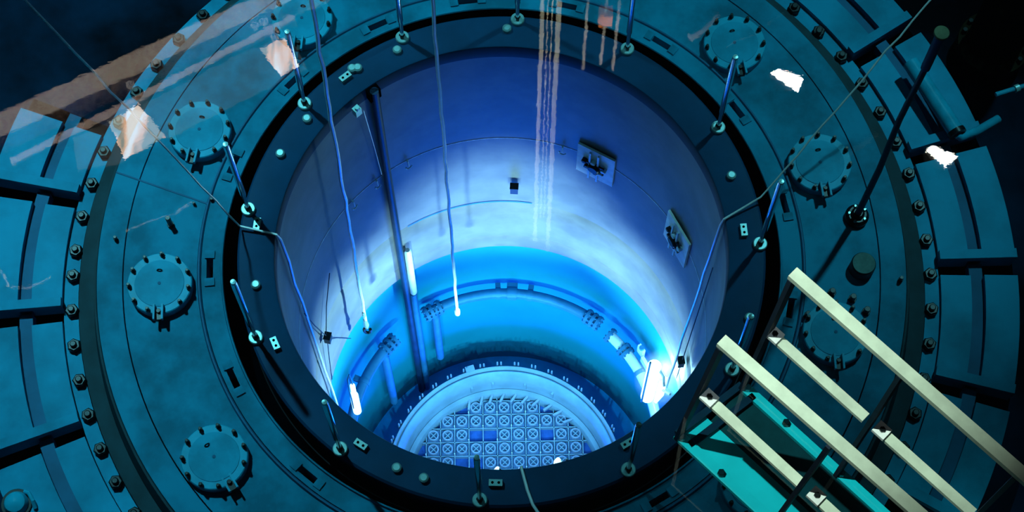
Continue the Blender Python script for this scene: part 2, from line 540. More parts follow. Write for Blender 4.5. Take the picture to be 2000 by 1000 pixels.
# lip standing at the edge of the black gap
obj('gap_wall', MB().lathe([(1.237 * R, -0.34 * R), (1.237 * R, -0.072 * R)], seg=192), M_BLACK, seal, label='inner face of the ring, painted black for shade')
obj('lip', MB().lathe([(a * R, b * R) for a, b in ((1.237, -0.072), (1.240, -0.066), (1.245, -0.066), (1.249, -0.082), (1.253, -0.082))], seg=192), M_FLOOR, seal)
holes = []
for a in SLOTS:
    holes.append((1.283, 1.312, a - 2.0, a + 2.0))
holes.sort(key=lambda h: h[2])
obj('ring_plate', MB().sector(1.253, 1.335, -180.4, 179.6, -0.082, -0.33, 180, holes, -0.14), M_FLOOR, seal, smooth=0)
sb = MB().box((0, 0, 0.012), (0.13, 0.11, 0.024)).mesh('block', 0)
sl = MB().box((0, 0, 0.002), (0.086, 0.42, 0.004)).mesh('slot_bottom', 0)
for a in SLOTS:
    for da in (-2.9, 2.9):
        link('block', sb, M_FLOOR, seal, P(1.298, a + da, -0.082), a + da)
    link('slot_bottom', sl, M_BLACK, seal, P(1.2975, a, -0.218), a, 'bottom of a slot, painted black for shade')
obj('edge_strip', MB().lathe([(a * R, b * R) for a, b in ((1.338, -0.33), (1.338, -0.088), (1.343, -0.080), (1.350, -0.080), (1.356, -0.105))], seg=192), M_CHANNEL, seal, label='raised dull edge strip')

floor_ring = thing('floor_ring', 'wide teal steel floor ring that carries the round hatches', 'floor ring')
obj('inner_plate', MB().sector(1.356, 1.682, 0, 360, -0.10, -0.33, 180), M_FLOOR, floor_ring, smooth=0)
obj('outer_plate', MB().sector(1.688, 1.80, 0, 360, -0.10, -0.33, 180), M_FLOOR, floor_ring, smooth=0)
for a0, a1 in ((166.7, 167.6),):
    p0, p1 = P(1.80, 165.8, -0.0985), P(1.345, 168.2, -0.0985)
    obj('joint_strip', MB().bar(p0, p1, 0.022, 0.008), M_CHANNEL, floor_ring, label='dark joint between plates')

band = MB().lathe([(a * R, b * R) for a, b in ((1.80, -0.33), (1.80, -0.12), (1.806, -0.112), (1.815, -0.112), (1.845, -0.255), (1.915, -0.262), (1.92, -0.33))], seg=192)
tag(obj('bellows_ring', band, M_RUBBER), 'dark rubbery ring between the floor ring and the row of bolts', 'ring')

clamp = thing('clamping_ring', 'narrow teal ring studded with black bolts outside the dark band', 'ring')
obj('ring_plate', MB().sector(1.92, 1.985, 0, 360, -0.275, -0.33, 180), M_PANEL, clamp, smooth=0)
bh = MB().hexa((0, 0, 0), 0.095, 0.10).mesh('bolt')
bt = MB().disc_solid((0, 0, 0.10), 0.045, 0.05, 14, 0.012).mesh('bolt_end')
b0 = None
k = 0
for a in np.arange(-180.0, 180.0, 4.95):
    if -140 < a < -40 or 50 < a < 128:
        continue
    b = link('bolt', bh, M_BOLT, clamp, P(1.944, a, -0.275), random.uniform(0, 60))
    link('bolt_end', bt, M_BOLT, b)

# cover panels with radial beams
def panel(a0, a1, lab):
    t = thing('cover_panel', lab, 'cover panel', group='cover panels around the ring floor')
    obj('inner_plate', MB().sector(1.988, 2.125, a0 + 1.9, a1 - 0.2, -0.25, -0.34, 10), M_PANEL, t, smooth=0)
    obj('channel', MB().sector(2.125, 2.185, a0 + 0.2, a1 - 0.2, -0.275, -0.34, 10), M_CHANNEL, t, smooth=0, label='dark sunk channel')
    obj('outer_plate', MB().sector(2.185, 2.40, a0 + 1.9, a1 - 0.2, -0.24, -0.34, 10), M_PANEL, t, smooth=0)
    am = a1 - 0.55
    obj('beam', MB().bar(P(1.985, am, -0.232), P(2.40, am, -0.232), 0.13, 0.12), M_PANEL, t)
    return t


for a0, lab in ((152.5, 'cover panel at the upper left below the brown band reflection'),
                (168.5, 'bright cover panel at the left edge level with the upper left hatch'),
                (184.5, 'bright cover panel at the left edge between two black gaps'),
                (200.5, 'cover panel in the lower left corner beside the round lifting knob'),
                (216.5, 'cover panel at the bottom left beyond the lower hatch')):
    # on this side the gap lies on the lower edge of each beam
    panel(max(a0, 157.5), a0 + 16, lab)
for a0, lab in ((48, 'dim cover panel at the top right behind the black bolts'),
                (32, 'dim cover panel at the upper right beneath the two parallel cables'),
                (16, 'dim cover panel at the right beside the thick blue lit pipe'),
                (0, 'dim cover panel at the right edge above the black gap'),
                (-16, 'dim cover panel at the right edge below the black gap'),
                (-32, 'dark cover panel at the lower right beyond the platform rails')):
    t = thing('cover_panel', lab, 'cover panel', group='cover panels around the ring floor')
    obj('inner_plate', MB().sector(1.988, 2.125, a0 + 0.2, a0 + 14.1, -0.25, -0.34, 10), M_PANEL, t, smooth=0)
    obj('channel', MB().sector(2.125, 2.185, a0 + 0.2, a0 + 15.8, -0.275, -0.34, 10), M_CHANNEL, t, smooth=0, label='dark sunk channel')
    obj('outer_plate', MB().sector(2.185, 2.335, a0 + 0.2, a0 + 14.1, -0.24, -0.34, 10), M_PANEL, t, smooth=0)
    am = a0 + 0.55
    obj('beam', MB().bar(P(1.985, am, -0.232), P(2.335, am, -0.232), 0.13, 0.12), M_PANEL, t)

# ================================================================== HATCHES
def make_hatch():
    t = thing('hatch_cover', '', 'hatch cover', group='round bolted hatch covers on the ring floor')
    r = 0.143 * R
    h = 0.15
    link('flange', MB().lathe([(0.0005, 0), (r, 0), (r, h - 0.012), (r - 0.012, h), (0.0005, h)], seg=48).mesh('flange'), M_HATCH, t)
    link('lid', MB().lathe([(r * 0.77, h - 0.002), (r * 0.76, h + 0.008), (0.0005, h + 0.008)], seg=48).mesh('lid'), M_LID, t, label='slightly darker lid')
    bm_ = MB().hexa((0, 0, h), 0.032, 0.05).disc_solid((0, 0, h + 0.05), 0.02, 0.05, 10).mesh('bolt')
    for i in range(11):
        a = 20 + i * 360 / 11
        if 262 < a % 360 < 284:
            continue
        link('bolt', bm_, M_BOLT, t, (r * 0.93 * math.cos(rad(a)), r * 0.93 * math.sin(rad(a)), 0), a, 'black bolt')
    for sx in (-0.055, 0.055):
        link('handle_bar', MB().box((sx, -r * 0.98, h + 0.045), (0.026, 0.21, 0.07)).mesh('handle_bar'), M_HATCH, t)
    link('hinge', MB().box((0, -r * 1.06, h - 0.02), (0.085, 0.11, 0.06)).disc_solid((0, -r * 0.93, h), 0.03, 0.05, 12).mesh('hinge'), M_BOLT, t, label='black hinge block')
    link('plug', MB().disc_solid((0, 0, h + 0.006), 0.022, 0.008, 14).mesh('plug'), M_CHANNEL, t)
    link('lifting_eye', MB().tube([(0.03 * math.cos(q) + 0.0, r * 0.42, h + 0.01 + 0.035 * math.sin(q)) for q in np.linspace(0, PI, 9)], 0.010, 8).mesh('lifting_eye'), M_BOLT, t, label='black lifting eye')
    return t


HATCH = [(-175.4, 1.512, 2, 'round bolted hatch on the left in line with the seal ring slot'),
         (-143.5, 1.533, 32, 'round bolted hatch at the lower left with a twin bar hinge'),
         (155.4, 1.503, -10, 'round bolted hatch at the upper left beneath the draped cable and streaks'),
         (127.5, 1.503, -5, 'round bolted hatch at the top left that the hanging cable passes over'),
         (43.1, 1.503, 8, 'round bolted hatch at the top right crossed by thin pale reflections'),
         (15.9, 1.503, 5, 'round bolted hatch on the right under the cable and its shadow'),
         (-15.4, 1.503, 0, 'dark round bolted hatch on the right behind the platform rails'),
         (-45.5, 1.503, 0, 'dark round bolted hatch at the lower right below the platform')]
h0 = make_hatch()
for i, (a, r_, rot, lab) in enumerate(HATCH):
    s = h0 if i == 0 else copy_tree(h0)
    s.location = P(r_ + 0.002, a, -0.0995)
    s.rotation_euler = (0, 0, rad(rot))
    s['label'] = lab

# small items on the ring floor
def floor_stud(px, py, lab, r=0.035, h=0.16, m=None, grp=None):
    t = thing('floor_stud', lab, 'stud', at(px, py, -0.0995), group=grp)
    link('base', MB().hexa((0, 0, 0), r * 1.5, 0.04).mesh('base'), M_BOLT, t)
    link('pin', MB().disc_solid((0, 0, 0.04), r, h, 12).mesh('pin'), m or M_BOLT, t)


floor_stud(334, 440, 'small black stud on the teal floor above the left hatch', 0.035, 0.22)
floor_stud(227, 468, 'small dark stud on the teal floor near the dark band at left', 0.022, 0.06)
floor_stud(415, 394, 'small dark stud at the end of the floor joint left of the flange', 0.025, 0.08)
floor_stud(1664, 585, 'black stud on the floor beside the right end of the top rail', 0.04, 0.10)
floor_stud(1691, 610, 'black stud on the floor lower right of the grey round plug', 0.04, 0.10)
floor_stud(1624, 573, 'black stud on the floor close to the bright top rail', 0.04, 0.08)
floor_stud(1576, 618, 'black stud on the floor between the top rail and the slot', 0.035, 0.10)
floor_stud(1758, 548, 'tiny dark stud on the floor right of the grey round plug', 0.025, 0.08)
floor_stud(1597, 68, 'dark stud on the floor right of the top right hatch', 0.04, 0.10)
floor_stud(380, 470 - 70, 'tiny dark stud on the floor midway between flange and floor joint', 0.016, 0.04)

t = thing('plug_cap', 'grey round plug standing on the floor right of the flange', 'plug', at(1682, 525, -0.0995))
link('body', MB().disc_solid((0, 0, 0), 0.165, 0.20, 32, 0.02).mesh('body'), M_RUBBER, t)
link('top_plate', MB().disc_solid((0, 0, 0.20), 0.150, 0.012, 32).mesh('top_plate'), mat('grey_plug_top', (0.075, 0.16, 0.15), 0.6, 0, 0.3, 8), t, label='lighter grey top')

# guide pole
t = thing('guide_pole', 'long dark pole with disc top standing on a black bolted base', 'pole', at(1672, 425, -0.0995))
link('base', MB().disc_solid((0, 0, 0), 0.16, 0.12, 28, 0.04).disc_solid((0, 0, 0.12), 0.09, 0.06, 24, 0.03).mesh('base'), M_BOLT, t)
for q in range(5):
    a = rad(30 + 72 * q)
    link('bolt', MB().hexa((0.115 * math.cos(a), 0.115 * math.sin(a), 0.11), 0.02, 0.04).mesh('bolt'), M_BRIGHT, t, label='bright bolt')
link('shaft', MB().tube([(0, 0, 0.15), (0.01, -0.01, 1.6), (-0.015, 0.005, 3.0), (0.01, 0.0, 4.35)], [0.045, 0.042, 0.038, 0.036], 14).mesh('shaft'), M_PIPEDARK, t)
link('sleeve', MB().tube([(0.01, 0.0, 4.35), (0.01, 0, 5.15)], 0.055, 14).mesh('sleeve'), mat('blue_sleeve', (0.03, 0.10, 0.30), 0.5, 0, 0.2, 5), t, label='blue grey sleeve')
link('disc', MB().disc_solid((0.01, 0, 5.15), 0.085, 0.035, 24).mesh('disc'), mat('olive_disc', (0.16, 0.17, 0.09), 0.6, 0, 0.3, 8), t, label='olive disc top')

# lifting knob in the lower left corner
t = thing('lifting_knob', 'round teal lifting knob with arm on the lower left panel', 'knob', at(33, 985, -0.24))
link('dome', MB().lathe([(0.16, 0), (0.16, 0.05), (0.13, 0.12), (0.07, 0.16), (0.0005, 0.17)], seg=28).mesh('dome'), M_HATCH, t)
link('collar', MB().disc_solid((0, 0, 0), 0.2, 0.03, 28).mesh('collar'), M_BOLT, t)
link('arm', MB().tube([(0.10, 0.16, 0.03), (0.17, 0.12, 0.10), (0.23, 0.02, 0.10), (0.25, -0.06, 0.03)], 0.028, 10).mesh('arm'), M_HATCH, t)

# ================================================================== INSIDE THE VESSEL
def wall_plate(ang, lab):
    t = thing('wall_plate', lab, 'plate', P(0.985, ang, -1.015), ang, 'square plates on the vessel wall')
    half = 0.985 * R * math.tan(rad(6.1))
    link('plate', MB().box((0, 0, 0), (0.035, 2 * half, 0.315 * R)).mesh('plate', 0), M_PLATE, t)
    link('spigot', MB().disc_solid((-0.018, 0, 0), 0.10, 0.10, 20, 0.02, Matrix.Rotation(rad(-90), 3, 'Y')).mesh('spigot'), M_BOX, t, label='black spigot')
    for i, (y, z) in enumerate(((-0.16, 0.03), (0.17, 0.08), (0.02, 0.15), (-0.03, -0.15), (-0.12, -0.12), (0.12, -0.05))):
        link('bolt', MB().disc_solid((-0.018, y, z), 0.045, 0.07, 12, 0.01, Matrix.Rotation(rad(-90), 3, 'Y')).mesh('bolt'), M_BOX if i % 2 else M_PIPELIGHT, t)
    for z in (0.10, -0.10):
        link('strap', MB().box((-0.06, 0.0, z), (0.03, 0.34, 0.035)).mesh('strap'), M_BOX, t, label='dark cross strap')
    for y in (-0.06, 0.08):
        link('strap', MB().box((-0.055, y, 0.0), (0.03, 0.03, 0.90)).mesh('strap'), M_PIPELIGHT, t)
    return t


wall_plate(60.3, 'pale square plate with fitting on the vessel wall, nearer the hoist reflection')
wall_plate(26.4, 'pale square plate with fitting on the vessel wall, nearer the right cable')

def hung_box(ang, z, lab, wires, r=0.965):
    t = thing('junction_box', lab, 'box', P(r, ang, z), ang, 'small black boxes on the vessel wall')
    link('case', MB().box((0, 0, 0), (0.10, 0.125, 0.20)).mesh('case', 0), M_BOX, t)
    link('lid', MB().box((0, 0, 0.106), (0.115, 0.14, 0.014)).mesh('lid', 0), M_BOX, t)
    for (y, dz) in wires:
        link('wire', MB().tube([(0.02, 0.0, 0.1 if dz > 0 else -0.1), (0.03, y * 0.5, dz * 0.5), (0.045 - y * y / 6, y, dz)], 0.008, 6).mesh('wire'), M_ROPEDARK, t)


hung_box(85.6, -1.55, 'small black box high on the back wall left of the hoist reflection', [])
hung_box(167.2, -1.80, 'small black box with wires on the left wall beside the draped cable', [(0.45, 2.4), (-0.6, 1.4), (-0.7, -2.0), (0.2, -1.6)])
hung_box(5.0, -1.92, 'small black box on a cord at the right wall above the brightest lamp', [(-0.1, 4.5), (0.10, -1.2)])

# stand pipe on the left back wall
t = thing('stand_pipe', 'vertical dark pipe with pale lower sleeve on the left back wall', 'pipe')
obj('pipe', MB().tube([P(0.972, 125.9, z) for z in (-0.01, -1.0, -2.0, -3.0, -4.60)], 0.060, 16), M_PIPEDARK, t, label='dark thin pipe')
obj('sleeve', MB().tube([P(0.965, 123.2, z) for z in (-2.03, -2.05, -2.70, -2.73)], [0.04, 0.065, 0.065, 0.04], 16), M_PIPELIGHT, t, label='pale thick sleeve')
obj('riser', MB().tube([P(0.965, 123.4, z) for z in (-2.72, -3.6, -4.60)], 0.062, 16), M_PIPE, t)
obj('top_bracket', MB().box(P(0.985, 125.9, -0.05), (0.12, 0.18, 0.24), rz(125.9)), M_BLACK, t, label='black bracket under the flange')
obj('clamp', MB().box(P(0.965, 132.5, -0.06), (0.09, 0.10, 0.16), rz(132.5)).disc_solid(P(0.96, 132.5, -0.03), 0.035, 0.05, 12), M_BRIGHT, t, label='bright steel clamp')
obj('pull_wire', MB().tube([P(0.962, 130.5, -0.10), P(0.968, 129.0, -0.5), P(0.972, 127.8, -0.9)], 0.006, 6), M_ROPE, t)

# hooks on the weld line
for ang, lab in ((129.5, 'small bright hook on the weld line left of the stand pipe'), (118.5, 'small bright hook on the weld line right of the stand pipe'),
                 (71.0, 'small bright hook on the weld line left of the upper square plate'), (139.0, 'small bright hook on the weld line farthest left')):
    t = thing('wall_hook', lab, 'hook', P(0.995, ang, -0.99), ang, 'hooks on the weld line')
    link('shank', MB().tube([(0, 0, 0.12), (-0.04, 0, 0.10), (-0.05, 0, -0.05)], 0.012, 8).mesh('shank'), M_PIPELIGHT, t)
    link('hook', MB().tube([(-0.05, 0.05 * math.cos(q), -0.08 - 0.05 * math.sin(q)) for q in np.linspace(-0.6, PI, 10)], 0.011, 8).mesh('hook'), M_PIPELIGHT, t)


# spray pipes (sparger) around the lower wall
def arc(r, a0, a1, z, n=28):
    return [P(r, a0 + (a1 - a0) * i / n, z) for i in range(n + 1)]


def sparger(lab, r, a0, a1, z, flanges, drops, clamps, m):
    t = thing('spray_pipe', lab, 'pipe', group='curved spray pipes on the lower wall')
    obj('pipe', MB().tube(arc(r, a0, a1, z), 0.098, 16), m, t)
    for fa in flanges:
        p0, p1 = P(r, fa - 0.62, z), P(r, fa + 0.62, z)
        f = obj('pipe_flange', MB().tube([p0, p1], 0.15, 18), M_PIPE, t)
        d = (p1 - p0).normalized()
        u = Vector((0, 0, 1))
        v = d.cross(u)
        for q in range(8):
            c = (p0 + p1) / 2 + (u * math.cos(q * PI / 4) + v * math.sin(q * PI / 4)) * 0.122 - parent_origin(f)
            link('bolt', MB().tube([c - d * 0.055, c + d * 0.055], 0.02, 6).mesh('bolt'), M_PIPE, f)
    for da, z0 in drops:
        obj('drop_pipe', MB().tube([P(r, da + 2.0, z - 0.01), P(r, da + 0.7, z - 0.045), P(r, da, z - 0.12), P(r, da, z - 0.5), P(r, da, z0)], 0.078, 14), M_PIPE, t)
    for ca, big in clamps:
        wd = 1.8 if big else 0.8
        c = obj('pipe_clamp', MB().tube(arc(r, ca - wd, ca + wd, z, 4), 0.125 if big else 0.112, 16), M_PIPE, t)
        link('foot', MB().box(P(r + 0.03, ca, z), (0.22, 0.20 if big else 0.10, 0.10), rz(ca)).mesh('foot'), M_PIPE, c)
    return t


SZ = -3.10
sparger('long curved spray pipe across the back of the lower wall', 0.935, 51.5, 119.8, SZ, (120.2, 118.2, 114.8, 55.8, 53.4, 51.2), ((116.6, -4.02),), ((86.3, True), (91.5, False), (79.5, False)), M_PIPE)
sparger('short curved spray pipe on the left of the lower wall', 0.928, 136.5, 178.0, SZ, (136.2, 138.4, 141.0), ((142.0, -4.15),), ((156, False),), M_PIPE)
sparger('curved spray pipe on the right of the lower wall, painted bright for lamp light', 0.925, -12.0, 44.5, SZ, (44.5, 37.0, 35.0), (), ((26, False),), M_PIPELIGHT)  # lighter steel paints in the light of the nearby lamp
t = thing('pipe_bracket', 'pale bent bracket above the right spray pipe beside the lamp', 'bracket')
obj('plate', MB().box(P(0.965, 30.5, -2.93), (0.06, 0.16, 0.34), rz(30.5)).box(P(0.955, 26.5, -2.98), (0.06, 0.22, 0.20), rz(26.5)), M_PIPELIGHT, t)
obj('bolt', MB().disc_solid(P(0.95, 29.5, -2.82), 0.05, 0.05, 12), M_PIPE, t)

# ================================================================== CORE
core = thing('core_shroud', 'round pale rimmed core shroud at the bottom of the vessel', 'core shroud')
prof = [(0.772, -4.62), (0.772, -4.05), (0.768, -4.040), (0.757, -4.040), (0.753, -4.055), (0.748, -4.075), (0.742, -4.06), (0.735, -4.055), (0.700, -4.14), (0.692, -4.20), (0.688, -4.34)]
obj('rim', MB().lathe([(a * R, b * R) for a, b in prof], seg=160), M_CORE, core, label='pale blue rim')
prof = [(0.692, -4.30), (0.686, -4.285), (0.655, -4.285), (0.648, -4.30), (0.645, -4.42)]
obj('inner_ring', MB().lathe([(a * R, b * R) for a, b in prof], seg=160), M_CORE, core)
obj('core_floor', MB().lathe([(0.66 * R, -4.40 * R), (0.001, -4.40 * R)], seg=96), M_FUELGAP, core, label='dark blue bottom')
lug = MB().tube([(0, 0, -0.12), (0, 0, 0.16)], [0.024, 0.016], 8).mesh('lug_pin')
for a in np.arange(8, 176, 8.4):
    for da in (-0.9, 0.9):
        link('lug_pin', lug, M_CORE, core, P(0.785, a + da, -4.06), a, 'short pale pin')
obj('lug_block', MB().box(P(0.785, 106.5, -4.05), (0.10, 0.18, 0.16), rz(106.5)), M_CORE, core)
for a in (62, 78, 96, 108):
    obj('rib', MB().box(P(0.69, a, -4.20), (0.05, 0.05, 0.28), rz(a)), M_CORE, core)

PITCH = 0.0955 * R
for a, tl in ((70, 1), (77, 1), (84, 1), (91, 1), (98, 1), (104, 1), (62, 1), (55, 1), (112, 1), (47, 1)):
    obj('tab', MB().box(P(0.625, a, -4.30), (0.045, 0.20, 0.10), rz(a + 62)), M_COLLAR, core, label='slanted pale tab')
ZT = -4.34 * R
grid = thing('top_guide', 'square steel lattice that holds the fuel in the core', 'grid')
gm = MB()
n = 7
for i in range(-n, n + 1):
    c = (i + 0.5) * PITCH
    if abs(c) >= 0.64 * R:
        continue
    L = math.sqrt((0.645 * R) ** 2 - c * c)
    gm.box((c, 0, ZT - 0.09), (0.020, 2 * L, 0.16))
    gm.box((0, c, ZT - 0.09), (2 * L, 0.020, 0.16))
obj('lattice', gm, M_CORE, grid, smooth=0)
pm = MB().tube([(0, 0, -0.02), (0, 0, 0.20)], 0.014, 6).mesh('lattice_pin')
np_ = 0
for i in range(-n, n):
    for j in range(-2, n):
        x, y = (i + 0.5) * PITCH, (j + 0.5) * PITCH
        if math.hypot(x, y) < 0.60 * R and (i + j) % 2 == 0 and np_ < 95:
            link('lattice_pin', pm, M_PIPELIGHT, grid, (x, y, ZT - 0.01))
            np_ += 1


def make_fuel():
    t = thing('fuel_assembly', 'square topped fuel assembly with a round lifting collar seated in the core lattice', 'fuel assembly', group='fuel assemblies in the core')
    q = PITCH * 0.42
    link('channel', MB().box((0, 0, -0.06), (2 * q, 2 * q, 0.10)).mesh('channel', 0), M_FUEL, t)
    link('collar', MB().lathe([(q * 0.62, -0.01), (q * 0.66, 0.07), (q * 0.90, 0.07), (q * 0.95, -0.01)], seg=20).mesh('collar'), M_COLLAR, t)
    link('bail', MB().box((0, 0, 0.03), (1.9 * q, 0.02, 0.05), rz(45)).box((0, 0, 0.028), (1.9 * q, 0.02, 0.05), rz(-45)).mesh('bail'), M_CORE, t)
    return t


f0 = make_fuel()
first = True
for i in range(-n, n + 1):
    for j in range(-2, n + 1):
        x, y = i * PITCH, j * PITCH
        if math.hypot(x, y) > 0.615 * R or (i, j) in ((-2, 4), (-1, 4), (3, 4), (-2, 2), (-3, 2), (0, 1)):
            continue
        f = f0 if first else copy_tree(f0)
        first = False
        f.location = (x, y, ZT - 0.03 + random.uniform(-0.015, 0.015))
        f.rotation_euler = (0, 0, rad(90 * random.randint(0, 3)))


# ================================================================== CABLES
def wob(p0, p1, n, amp, seed, sag=0.0):
    rng = random.Random(seed)
    p0, p1 = Vector(p0), Vector(p1)
    out = []
    for i in range(n + 1):
        f = i / n
        p = p0.lerp(p1, f)
        k = math.sin(PI * f)
        if 0 < i < n:
            p += Vector((rng.uniform(-1, 1), rng.uniform(-1, 1), 0)) * amp
        p.z -= sag * k
        out.append(p)
    return out


def cable(name, lab, pts, r, m, extra=None):
    t = thing(name, lab, 'cable')
    obj('cord', MB().tube(pts, r, 8), m, t)
    return t


e = P(0.995, 175.6, 0.012)
cable('lamp_cable', 'long pale cable from the top left draped over the flange edge at left',
      wob(at(30, -20, 2.2), P(1.16, 174.4, 0.03), 14, 0.012, 1) + [e] + wob(P(0.985, 175.5, -0.05), P(0.975, 173.5, -3.4), 12, 0.012, 2), [0.013] * 15 + [0.016] + [0.022] * 13, M_ROPE)
e = P(0.995, 6.7, 0.012)
cable('lamp_cable', 'long pale cable from the top right draped over the flange edge to the bright lamp',
      wob(at(1835, -20, 0.75), P(1.17, 10.0, 0.05), 14, 0.012, 3) + [e] + wob(P(0.985, 6.4, -0.05), P(0.915, 4.0, -2.30), 12, 0.010, 4), [0.013] * 15 + [0.016] + [0.022] * 13, M_ROPE)
cable('lamp_cable', 'short blue cable draped over the bottom edge of the flange',
      [P(0.975, -86.4, -0.9), P(0.985, -86.3, -0.05), P(0.998, -86.1, 0.012), P(1.10, -85.2, 0.012), P(1.165, -84.4, 0.012), P(1.23, -83.2, 0.05), P(1.4, -82.0, 0.4)], 0.021, M_ROPE)

p1 = P(0.90, 149.5, -2.29)
t = cable('tool_cable', 'white cable hanging in the vessel left of the stand pipe with a hook', wob(at(604, -20, 1.3), p1, 30, 0.012, 5), 0.028, M_ROPE)
obj('socket', MB().tube([p1 + Vector((0, 0, 0.28)), p1 + Vector((0, 0, 0.0)), p1 + Vector((0, 0, -0.12))], [0.03, 0.05, 0.03], 12), M_BRIGHT, t, label='bright socket')
obj('hook', MB().tube([p1 + Vector((0.055 * math.cos(q), 0, -0.26 + 0.13 * math.sin(q))) for q in np.linspace(PI / 2, 2.1 * PI, 16)], 0.028, 10), M_BOX, t, label='dark hook')
obj('swivel', MB().tube([p1 + Vector((0, 0, 0.65)), p1 + Vector((0, 0, 0.5)), p1 + Vector((0, 0, 0.42))], [0.024, 0.035, 0.022], 10), M_BRIGHT, t)

p2 = P(0.55, 110.0, -2.35)
bp_ = at(893, 606, -2.2)
tp_ = Vector((bp_.x, bp_.y, 0)) 
t = cable('sensor_cable', 'white cable hanging down the middle of the vessel with a small white weight', wob(at(843, -20, 1.3), bp_, 30, 0.010, 6), 0.024, M_ROPE)
obj('weight', MB().tube([bp_ + Vector((0, 0, 0.05)), bp_, bp_ + Vector((0, 0, -0.17)), bp_ + Vector((0, 0, -0.2))], [0.02, 0.05, 0.045, 0.02], 12), M_PIPELIGHT, t, label='white weight')

# ================================================================== LAMPS IN THE VESSEL
t = thing('underwater_floodlight', 'blazing white underwater floodlight on the right vessel wall', 'lamp')
obj('lens', MB().box(P(0.905, 6.8, -2.50), (0.06, 0.20, 0.33 * R), rz(6.5 - 50)), M_LAMP, t, label='glowing white lens')
obj('tube_lamp', MB().tube([P(0.86, 10.8, -2.18), P(0.86, 10.8, -2.22), P(0.86, 10.8, -2.80)], [0.07, 0.12, 0.12], 14), M_LAMP, t, label='glowing white tube')
obj('guard_rod', MB().tube([P(0.82, 9.2, -2.06), P(0.82, 9.2, -2.80)], 0.018, 8), M_PIPE, t)
obj('handle', MB().tube([P(0.90, 3.8, -2.35), P(0.93, 0.8, -2.28)], 0.022, 8), M_PIPELIGHT, t)
obj('yoke', MB().tube([P(0.90, 4.0, -2.28), P(0.90, 6.5, -2.24), P(0.88, 10.5, -2.24)], 0.025, 8), M_PIPELIGHT, t)
t = thing('underwater_lamp', 'slim white underwater lamp on the left wall above the flange edge', 'lamp')
obj('tube_lamp', MB().tube([P(0.90, 167.0, -2.62), P(0.90, 167.4, -2.75), P(0.90, 167.8, -2.76), P(0.90, 168.6, -3.05)], [0.045, 0.045, 0.075, 0.075], 14), M_LAMP, t, label='glowing white tube')
obj('bracket', MB().tube([P(0.91, 169.5, -2.95), P(0.91, 169.2, -2.62), P(0.91, 168.2, -2.45), P(0.90, 167.2, -2.40), P(0.90, 166.8, -2.60)], 0.016, 8), M_PIPE, t, label='thin bracket')
for ang, z, lab in ((-75.6, -0.235, 'white lamp head peeping over the bottom edge of the flange at right'), (-92.0, -0.262, 'white lamp head peeping over the bottom edge of the flange at left')):
    t = thing('underwater_lamp', lab, 'lamp')
    a = ang
    obj('lamp_head', MB().tube([P(0.93, a, z), P(0.93, a, z - 0.05), P(0.93, a, z - 0.2)], [0.03, 0.055, 0.055], 14), M_LAMP, t, label='glowing white head')
    obj('hanger', MB().tube([P(0.93, a + 0.8, z - 0.02), P(0.985, a + 0.8, z + 0.1), P(0.998, a + 0.8, 0.008)], 0.012, 8), M_PIPELIGHT, t)

# ================================================================== SERVICE PLATFORM
ZA, ZM, ZD = 4.0, 3.64, 3.245
plat = thing('service_platform', 'service platform with bright railings and teal deck at the lower right', 'platform', at(1442, 790, ZD))


def line(pa, pb, z, ext=1.0):
    a, b = at(*pa, z), at(*pb, z)
    return a, a + (b - a) * ext


A0, A1 = line((1547, 533), (2000, 930), ZA, 1.15)
B0, B1 = line((1408, 665), (1790, 1000), ZA, 1.25)
for nm, (a, b) in (('handrail', (A0, A1)), ('handrail', (B0, B1))):
    obj(nm, MB().bar(a, b, 0.078, 0.05), M_RAIL, plat)
d = (A1 - A0).normalized()
mid_t = (at(1762, 728, ZA) - A0).length
end_t = (at(1990, 925, ZA) - A0).length
for base, z, side in ((A0, ZM, 'a'), (B0, ZM, 'b')):
    for t0, t1 in ((0.02, mid_t - 0.04), (mid_t + 0.06, end_t - 0.02), (end_t + 0.06, end_t + 0.9)):
        p, q = base + d * t0, base + d * t1
        p, q = Vector((p.x, p.y, z * R)), Vector((q.x, q.y, z * R))
        r_ = obj('mid_rail', MB().bar(p, q, 0.07, 0.04), M_RAIL, plat)
        off = parent_origin(r_)
        for c in (p + d * 0.03, ):
            bk = link('bracket', MB().box(c + Vector((0, 0, 0.03)) - off, (0.095, 0.09, 0.035), rz(math.degrees(math.atan2(d.y, d.x)))).mesh('bracket', 0), M_PLATE, r_, label='bright square bracket')
            link('nut', MB().hexa(c + Vector((0, 0, 0.0475)) - off, 0.02, 0.022).mesh('nut'), M_BOLT, r_, label='dark nut')
nrm = Vector((d.y, -d.x, 0))
if nrm.dot(A0 - B0) < 0:
    nrm = -nrm
# toe boards at deck level and the deck itself
TC0 = at(1448, 752, ZD)
TE0 = at(1322, 848, ZD)
for nm, base in (('c', TC0), ('e', TE0)):
    p = Vector((base.x, base.y, ZD * R))
    tb = obj('toe_board', MB().bar(p, p + d * 3.2, 0.075, 0.05), M_DECK, plat)
    off = parent_origin(tb)
    for k in (0.05, 0.42, mid_t + 0.06, end_t + 0.06):
        c = p + d * k + Vector((0, 0, 0.02)) - off
        link('bolt', MB().hexa(c, 0.028, 0.05).mesh('bolt'), M_BOLT if k == 0.42 else M_BRIGHT, tb)
for base, tb0 in ((A0, TC0), (B0, TE0)):
    for k in (0.02, mid_t, end_t):
        top = base + d * k
        foot = Vector((tb0.x, tb0.y, ZD * R)) + d * (k + (0.04 if k > 0.1 else 0))
        obj('post', MB().bar(top - Vector((0, 0, 0.03)), foot, 0.085, 0.03, d), M_POST, plat, label='dark post')
wide = (Vector((TC0.x, TC0.y, 0)) - Vector((TE0.x, TE0.y, 0))).dot(nrm)
